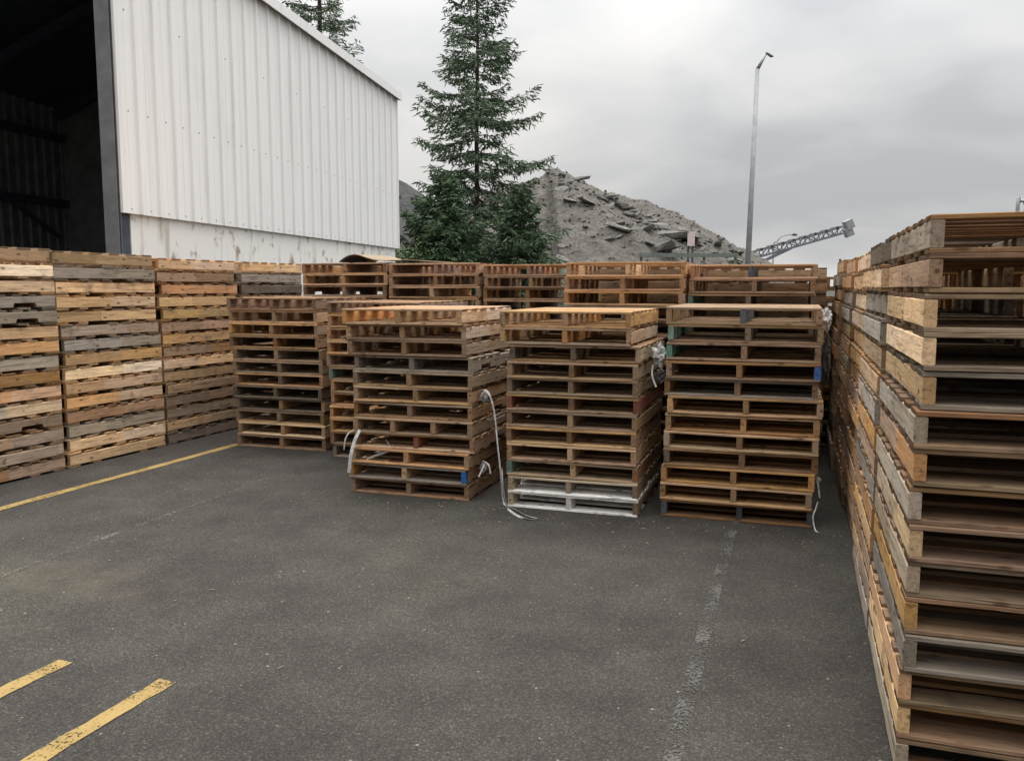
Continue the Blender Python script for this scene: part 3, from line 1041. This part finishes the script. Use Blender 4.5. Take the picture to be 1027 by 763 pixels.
GT = 'conifers behind the pallets'
FW = 28.0
fprof = lambda t: (1 - t) ** .7 * (1 if t > .12 else .75 + t * 2)
conifer('fir_tree', at(478, FW), 14.6, .11, 1.5, 3.0, 3, M['fir'], 'tall sparse fir with open drooping boughs behind the back stacks', GT, step=.39, per=5, prof=fprof, lean=.12, droop=.32)
conifer('fir_tree', at(328, 36), 18.2, .24, 4.0, 3.4, 8, M['fir'], 'tall fir rising behind the warehouse roof', GT, step=.5, per=5, prof=lambda t: (1 - t) ** .8 * 1.1, lean=0, dens=.8)
conifer('young_fir', at(447, 25.5), 5.0, .09, .4, 2.0, 21, M['fir2'], 'dense dark young fir left of the tall fir\'s foot', GT, step=.17, per=7, droop=.15, dens=1.3, prof=lambda t: (1 - t) ** .62)
conifer('young_fir', at(522, 26), 4.7, .09, .4, 1.55, 22, M['fir2'], 'dense dark young fir close to the rubble mound', GT, step=.17, per=7, droop=.15, dens=1.3, prof=lambda t: (1 - t) ** .6)


def shrub(base, rx, rz2, seed, label):
    r = random.Random(seed)
    root = empty('shrub', base); tag(root, label, 'shrub')
    st, fo = MB(), MB()
    for i in range(26):
        a = r.uniform(0, 6.28); l = r.uniform(.5, 1)
        tip = Vector((math.cos(a) * rx * l * r.random() ** .5, math.sin(a) * rx * l * r.random() ** .5, rz2 * r.uniform(.55, 1.05)))
        mid = tip * .5 + Vector((0, 0, rz2 * .12))
        pts = smooth_path([(0, 0, 0), mid, tip], 4)
        st.tube(pts, [.02 * (1 - .8 * j / (len(pts) - 1)) for j in range(len(pts))], 4)
        for q in range(120):
            s = r.uniform(.25, 1.0)
            p = pts[int(s * (len(pts) - 1))] + Vector((r.gauss(0, .16), r.gauss(0, .16), r.gauss(0, .14)))
            d = Vector((r.uniform(-1, 1), r.uniform(-1, 1), r.uniform(-.6, .6))).normalized()
            sd = d.cross(Vector((r.uniform(-1, 1), r.uniform(-1, 1), 1))).normalized() * .022
            ln = r.uniform(.06, .11)
            fo.add([p, p + d * ln * .5 + sd, p + d * ln, p + d * ln * .5 - sd], [(0, 1, 2, 3)])
    st.build('stem', M['bark'], root); fo.build('crown', M['shrub'], root)


shrub(at(412, 24), 1.0, 3.1, 4, 'light green leafy shrub beside the warehouse corner')
shrub(at(548, 30), .7, 2.75, 9, 'low leafy shrub at the foot of the rubble mound')

# ------------------------------------------------------------------ rubble mound and gravel mound
P1 = at(548, 60); P2 = at(372, 68)


def h_rubble(x, y):
    d = math.hypot(x - P1.x, (y - P1.y))
    r_ = (x - P1.x) * cy_ + (y - P1.y) * sy_
    if r_ < 0:
        h = 9.3 - .40 * d - .010 * d * d
    else:
        h = 9.4 - .24 * d - .0115 * d * d
    e = mnoise.fractal(Vector((x * .22, y * .22, 3.1)), 1.0, 2.1, 5) * .75 + mnoise.fractal(Vector((x * .9, y * .9, 7)), .9, 2.2, 4) * .30
    e *= min(1, .35 + d / 6) if r_ < 0 else .75
    return h + e


def h_gravel(x, y):
    d = math.hypot(x - P2.x, (y - P2.y))
    return 11.0 - .52 * d + mnoise.fractal(Vector((x * .3, y * .3, 1.1)), 1.0, 2.1, 4) * .5


def mound(name, P, hf, rad, mat, n=150):
    mb = MB()
    vs = []
    for j in range(n + 1):
        for i in range(n + 1):
            x = P.x - rad + 2 * rad * i / n; y = P.y - rad + 2 * rad * j / n
            vs.append((x, y, max(hf(x, y), -.5)))
    fs = [(j * (n + 1) + i, j * (n + 1) + i + 1, (j + 1) * (n + 1) + i + 1, (j + 1) * (n + 1) + i) for j in range(n) for i in range(n)
          if max(vs[a][2] for a in (j * (n + 1) + i, j * (n + 1) + i + 1, (j + 1) * (n + 1) + i + 1, (j + 1) * (n + 1) + i)) > -.4]
    mb.add(vs, fs)
    return tag(mb.build(name, mat, smooth=True), kind='structure')


mound('rubble_hill', P1, h_rubble, 24, M['rubble'], 190)
mound('gravel_hill', P2, h_gravel, 24, M['gravel'], 130)


def rock_mesh(seed, sx, sy, sz):
    r = random.Random(seed)
    bm = bmesh.new()
    for i in range(26):
        p = Vector((r.uniform(-1, 1), r.uniform(-1, 1), r.uniform(-1, 1)))
        k = max(abs(p.x), abs(p.y), abs(p.z))
        p = p / k * r.uniform(.8, 1)
        bm.verts.new((p.x * sx / 2, p.y * sy / 2, p.z * sz / 2))
    res = bmesh.ops.convex_hull(bm, input=bm.verts)
    junk = [e for e in res['geom_interior'] if isinstance(e, bmesh.types.BMVert)] + [e for e in res['geom_unused'] if isinstance(e, bmesh.types.BMVert)]
    if junk: bmesh.ops.delete(bm, geom=list(set(junk)), context='VERTS')
    me = bpy.data.meshes.new('concrete_slab')
    bm.to_mesh(me); bm.free()
    me.materials.append(M['slab'])
    return me


ROCKS = [rock_mesh(i, 1.9 + .3 * (i % 3), 1.2 + .2 * (i % 2), .34 + .09 * (i % 4)) for i in range(8)]


def on_hill(u, v):
    """walk along the line of sight until it meets the rubble mound"""
    fw = 40.0
    while fw < 75:
        p = at(u, fw)
        if h_rubble(p.x, p.y) >= hz(v, fw): return Vector((p.x, p.y, h_rubble(p.x, p.y)))
        fw += .1
    return None


GS = 'broken concrete slabs on the rubble mound'
spots = [(576, 183, 1.5, 'large flat slab of broken concrete capping the crest of the rubble mound'),
         (606, 190, 1.4, 'long tilted concrete slab on the crest near its right shoulder'),
         (588, 206, .9, 'pale upright chunk of concrete below the crest slab'),
         (623, 209, 1.0, 'pale concrete block alone in the middle of the slope'),
         (620, 230, 1.1, 'long grey slab jutting out of the lower slope'),
         (655, 228, 1.2, 'stacked square concrete block left of the pinkish board'),
         (675, 238, 1.9, 'biggest dark slab leaning just left of the pinkish board'),
         (664, 249, 1.5, 'jumbled broad slab at the mound\'s foot below the biggest slab')]
r = random.Random(77)
for (u, v, s, lab) in spots:
    p = on_hill(u, v)
    if p is None: continue
    o = bpy.data.objects.new('concrete_slab', r.choice(ROCKS))
    s *= .7; o.location = p + Vector((0, -.1, 0)); o.scale = (s, s * .9, s * .8)
    o.rotation_euler = (r.uniform(-.1, .4), r.uniform(-.35, .35), r.uniform(-.6, .6))
    C.objects.link(o); tag(o, lab, 'concrete slab', GS, 'thing')
cnt = 0
while cnt < 110:
    u, v = r.uniform(545, 740), r.uniform(176, 262)
    if r.random() < .35: v = 176 + (u - 545) * .42 + r.uniform(-2, 10)
    p = on_hill(u, v)
    if p is None: continue
    cnt += 1
    s = r.choice((.14, .16, .18, .2, .24, .3, .36, .46))
    o = bpy.data.objects.new('concrete_slab', r.choice(ROCKS))
    o.location = p; o.scale = (s * r.uniform(.7, 1.4), s, s * r.uniform(.7, 1.5))
    o.rotation_euler = (r.uniform(-.2, .6), r.uniform(-.5, .5), r.uniform(0, 6.28))
    C.objects.link(o)
    tag(o, 'small broken concrete chunk among others on the rubble slope', 'concrete slab', GS, 'thing')

# stones too many to count
mb = MB()
for i in range(6000):
    a = r.uniform(0, 6.28); d = 20 * r.random() ** .6
    x, y = P1.x + math.cos(a) * d, P1.y + math.sin(a) * d
    if y > P1.y + 3: continue
    z = h_rubble(x, y)
    if z < 2: continue
    s = r.choice((.04, .05, .06, .08, .10, .15))
    vs = [(x + r.uniform(-s, s), y + r.uniform(-s, s), z + r.uniform(-.3, .9) * s) for _ in range(6)]
    mb.add(vs, [(0, 1, 2), (0, 2, 3), (0, 3, 4), (1, 2, 5), (2, 3, 5), (0, 1, 4), (1, 5, 4), (3, 4, 5)])
so = mb.build('rubble_stones', M['slab']); tag(so, 'small loose stones covering the rubble mound', kind='stuff')

# pinkish white board on posts in front of the mound
F = 46.0
bp = at(691, F)
bo = empty('sign_board', bp, YAW)
tag(bo, 'small pinkish white board on dark posts before the rubble mound', 'sign')
z0, z1 = hz(247.5, F), hz(234.5, F)
mb = MB(); mb.box(-.19, .19, -.03, .03, z0, z1); mb.box(.12, .26, -.02, .02, z1 + .002, z1 + .07); mb.build('panel', M['board'], bo)
for sx_ in (-.13, .10):
    mb = MB(); mb.box(sx_ - .045, sx_ + .045, .035, .10, 0, z1 - .1); mb.build('post', M['darksteel'], bo)

# green grey rail at the foot of the mound
F = 42.0
ra = empty('rail_barrier', at(690, F), YAW)
tag(ra, 'low greenish grey beam rail on posts at the mound\'s foot', 'barrier')
zr = hz(256.5, F)
xa, xb = (640 - 690) / FPX * F, (738 - 690) / FPX * F
mb = MB(); mb.box(xa, xb, -.06, .06, zr - .10, zr + .10); mb.box(xa, xb, -.06, .06, zr - .62, zr - .45); mb.build('beam', M['rail'], ra)
for k in range(4):
    x = xa + .1 + (xb - xa - .2) * k / 3
    mb = MB(); mb.box(x - .06, x + .06, .065, .18, 0, zr + .12); mb.build('post', M['rail'], ra)

# ------------------------------------------------------------------ street lamps, conveyor, posts
F = 28.0
b = at(746.5, F)
lamp = empty('street_lamp', b, YAW)
tag(lamp, 'tall grey street lamp with a short bent arm behind the pallets', 'street lamp')
zt = hz(78, F)
lx = (755.8 - 746.5) / FPX * F - .14
mb = MB()
mb.tube([(0, 0, 0), (lx * .5, 0, zt * .5), (lx, 0, zt)], [.105, .088, .066], 12)
mb.build('pole', M['galv'], lamp, smooth=True)
mb = MB()
zh = hz(63.5, F)
mb.tube([(lx, 0, zt - .01), (lx + .13, -.02, (zt + zh) / 2), (lx + .26, -.03, zh)], [.062, .048, .03], 10)
mb.build('arm', M['galv'], lamp, smooth=True)
mb = MB()
mb.tube([(lx + .24, -.03, zh + .02), (lx + .30, -.05, zh - .02), (lx + .40, -.08, zh - .10), (lx + .47, -.10, zh - .12)], [.028, .04, .045, .015], 10)
mb.build('lamp_head', M['lamp_dark'], lamp, smooth=True)
mb = MB(); mb.tube([(0, 0, 0), (0, 0, .04)], [.2, .2], 12); mb.build('base_plate', M['galv'], lamp)

F = 62.0
lamp2 = empty('street_lamp', at(773, F), YAW)
tag(lamp2, 'distant thin street lamp with a curved arm above the conveyor', 'street lamp')
k = F / FPX
mb = MB()
mb.tube(smooth_path([(0, 0, 0), (0, 0, hz(249, F)), (2.5 * k, 0, hz(244, F)), (7 * k, 0, hz(238.5, F)), (13 * k, 0, hz(236.6, F)), (18 * k, 0, hz(236.5, F))], 4), [.05] * 21, 6)
mb.build('pole', M['galv'], lamp2)
mb = MB(); mb.tube([(17.5 * k, 0, hz(236.6, F)), (20 * k, 0, hz(236.2, F)), (23 * k, 0, hz(236.8, F))], [.05, .11, .05], 8); mb.build('lamp_head', M['lamp_dark'], lamp2)

# inclined lattice conveyor
F = 58.0
k = F / FPX
cv = empty('conveyor', at(750, F), YAW)
tag(cv, 'blue grey lattice conveyor boom rising over the right end of the mound', 'conveyor')
pa = Vector((-6 * k, 0, hz(262.5, F))); pb = Vector((93 * k, 0, hz(234.5, F)))
dirn = (pb - pa).normalized(); up = Vector((-dirn.z, 0, dirn.x)); dep = 6.6 * k
mb = MB()
for yo in (-.45, .45):
    q = Vector((0, yo, 0))
    mb.bar(pa + q, pb + q, .10, .10, up=(0, 1, 0)); mb.bar(pa + q + up * dep, pb + q + up * dep, .12, .10, up=(0, 1, 0))
    n = 11
    for i in range(n):
        s0, s1 = i / n, (i + 1) / n
        u0, u1 = (0, dep) if i % 2 == 0 else (dep, 0)
        mb.bar(pa.lerp(pb, s0) + q + up * u0, pa.lerp(pb, s1) + q + up * u1, .06, .06, up=(0, 1, 0))
        mb.bar(pa.lerp(pb, s0) + q, pa.lerp(pb, s0) + q + up * dep, .06, .06, up=(0, 1, 0))
mb.build('truss', M['conv'], cv)
for i in range(9):
    c_ = pa.lerp(pb, (i + .6) / 9.4) + up * (dep + .02)
    mb = MB(); mb.tube([c_ + Vector((0, -.5, 0)), c_ + Vector((0, .5, 0))], [.11, .11], 8); mb.build('roller', M['lamp_dark'], cv)
mb = MB()
mb.bar(pb - up * .08, pb + dirn * .5 - up * .02, .55, .5, up=(0, 1, 0))
mb.bar(pb + dirn * .12 + up * .42, pb + dirn * .62 + up * .50, .6, .62, up=(0, 1, 0))
mb.build('head_box', M['galv'], cv)
for (s, xo) in ((.46, -1.3),):
    for yo in (-.4, .4):
        t_ = pa.lerp(pb, s) + Vector((0, yo, 0))
        mb = MB(); mb.bar(t_, (t_.x - 2.3, yo, hz(266, F)), .12, .12, up=(0, 1, 0)); mb.bar((t_.x - 2.3, yo, hz(266, F)), (t_.x - 2.3, yo, 0), .14, .14, up=(0, 1, 0)); mb.build('support_leg', M['conv'], cv)
for yo in (-.4, .4):
    t_ = pa + Vector((.2, yo, 0))
    mb = MB(); mb.bar(t_, (t_.x, yo, 0), .14, .14, up=(0, 1, 0)); mb.build('support_leg', M['conv'], cv)

F = 34.0
ps = empty('marker_post', at(839.5, F), YAW)
tag(ps, 'short dark post beyond the far end of the right row', 'post')
mb = MB(); mb.tube([(0, 0, 0), (0, 0, hz(261, F))], [.05, .045], 8); mb.build('shaft', M['darksteel'], ps)
mb = MB(); mb.tube([(0, 0, hz(261, F)), (0, 0, hz(260, F))], [.06, .03], 8); mb.build('cap', M['darksteel'], ps)

F = 40.0
k = F / FPX
vp = empty('vent_pipe', at(1012.5, F), YAW)
tag(vp, 'grey arched pipe showing over the nearest stack of the right row', 'pipe')
mb = MB()
zt = hz(206, F)
mb.tube(smooth_path([(0, 0, 0), (0, 0, zt - .12), (1.2 * k, 0, zt + .06), (4.2 * k, 0, zt + .14), (7.4 * k, 0, zt + .02), (8.8 * k, 0, zt - .25)], 5), [.085] * 26, 8)
mb.build('bent_pipe', M['galv'], vp, smooth=True)
mb = MB(); mb.tube([(8.8 * k, 0, zt - .24), (9 * k, 0, zt - .5)], [.11, .13], 8); mb.build('outlet', M['galv'], vp)
ms = empty('antenna_mast', at(1022, F), YAW)
tag(ms, 'thin grey mast with a small dark tip beside the arched pipe', 'mast')
mb = MB(); mb.tube([(0, 0, 0), (0, 0, hz(195, F))], [.03, .018], 6); mb.build('shaft', M['galv'], ms)
mb = MB(); mb.tube([(0, 0, hz(197, F)), (0, 0, hz(193, F))], [.05, .05], 8); mb.build('tip', M['lamp_dark'], ms)

# ------------------------------------------------------------------ world and sun
SUN_EL, SUN_AZ = 68.0, 20.0            # azimuth clockwise from +Y
w = bpy.data.worlds.new('World'); scene.world = w
w.use_nodes = True
nt = w.node_tree
bg = nt.nodes['Background']
sky = nt.nodes.new('ShaderNodeTexSky')
sky.sky_type = 'NISHITA'; sky.sun_disc = False
sky.sun_elevation = R(SUN_EL); sky.sun_rotation = R(SUN_AZ)
sky.air_density = 1.0; sky.dust_density = 3.0


def wm(op, a, b=None):
    nd = nt.nodes.new('ShaderNodeMath'); nd.operation = op
    for i, x in enumerate((a, b)):
        if x is None: continue
        if isinstance(x, (int, float)): nd.inputs[i].default_value = x
        else: nt.links.new(x, nd.inputs[i])
    return nd.outputs[0]


tc = nt.nodes.new('ShaderNodeTexCoord')
sx = nt.nodes.new('ShaderNodeSeparateXYZ'); nt.links.new(tc.outputs['Generated'], sx.inputs[0])
zc = wm('MAXIMUM', sx.outputs['Z'], 0.0)
dv = wm('ADD', zc, 0.22)
cx = nt.nodes.new('ShaderNodeCombineXYZ')
nt.links.new(wm('DIVIDE', sx.outputs['X'], dv), cx.inputs[0]); nt.links.new(wm('DIVIDE', sx.outputs['Y'], dv), cx.inputs[1])


def wnoise(scale, det, loc, dist=.3):
    mp = nt.nodes.new('ShaderNodeMapping'); mp.inputs['Location'].default_value = loc
    nt.links.new(cx.outputs[0], mp.inputs['Vector'])
    n_ = nt.nodes.new('ShaderNodeTexNoise')
    n_.inputs['Scale'].default_value = scale; n_.inputs['Detail'].default_value = det; n_.inputs['Distortion'].default_value = dist
    n_.inputs['Roughness'].default_value = .5
    nt.links.new(mp.outputs[0], n_.inputs['Vector'])
    return n_.outputs['Fac']


n1 = wnoise(.75, 3, (3.1, 1.7, 0)); n2 = wnoise(2.3, 4, (0, 5.2, 0))
cl = wm('ADD', wm('MULTIPLY', n1, .7), wm('MULTIPLY', n2, .3))
cr = nt.nodes.new('ShaderNodeValToRGB')
e = cr.color_ramp.elements
e[0].position = .38; e[0].color = (.74, .755, .775, 1)
e[1].position = .62; e[1].color = (1.14, 1.12, 1.085, 1)
nt.links.new(cl, cr.inputs[0])
# an overcast dome is about three times brighter overhead than at the horizon
lum = wm('ADD', 6.6, wm('MULTIPLY', wm('POWER', zc, 2.0), 56.0))
hor = wm('MULTIPLY', wm('POWER', wm('SUBTRACT', 1.0, zc), 14.0), 1.6)
lum = wm('ADD', lum, hor)
# sky brightness lowered behind the viewer, added to darken the stack fronts
lum = wm('MULTIPLY', lum, wm('ADD', .86, wm('MULTIPLY', sx.outputs['Y'], .20)))
vm = nt.nodes.new('ShaderNodeVectorMath'); vm.operation = 'SCALE'
nt.links.new(cr.outputs[0], vm.inputs[0]); nt.links.new(lum, vm.inputs['Scale'])
mx = nt.nodes.new('ShaderNodeMix'); mx.data_type = 'RGBA'
mx.inputs[0].default_value = .93
nt.links.new(sky.outputs[0], mx.inputs[6]); nt.links.new(vm.outputs[0], mx.inputs[7])
nt.links.new(mx.outputs[2], bg.inputs['Color'])
bg.inputs['Strength'].default_value = 0.085

sd = bpy.data.lights.new('sun', 'SUN'); sd.energy = 1.6; sd.angle = R(35); sd.color = (1, .95, .88)
so = bpy.data.objects.new('sun', sd); C.objects.link(so)
dvec = Vector((math.sin(R(SUN_AZ)) * math.cos(R(SUN_EL)), math.cos(R(SUN_AZ)) * math.cos(R(SUN_EL)), math.sin(R(SUN_EL))))
so.rotation_euler = dvec.to_track_quat('Z', 'Y').to_euler()

scene.view_settings.view_transform = 'Standard'
scene.view_settings.look = 'None'
scene.view_settings.exposure = 0.0
scene.view_settings.gamma = 1.0
scene.view_settings.use_curve_mapping = False
scene.render.engine = 'CYCLES'
scene.cycles.use_denoising = True
scene.cycles.max_bounces = 8
scene.cycles.transparent_max_bounces = 12
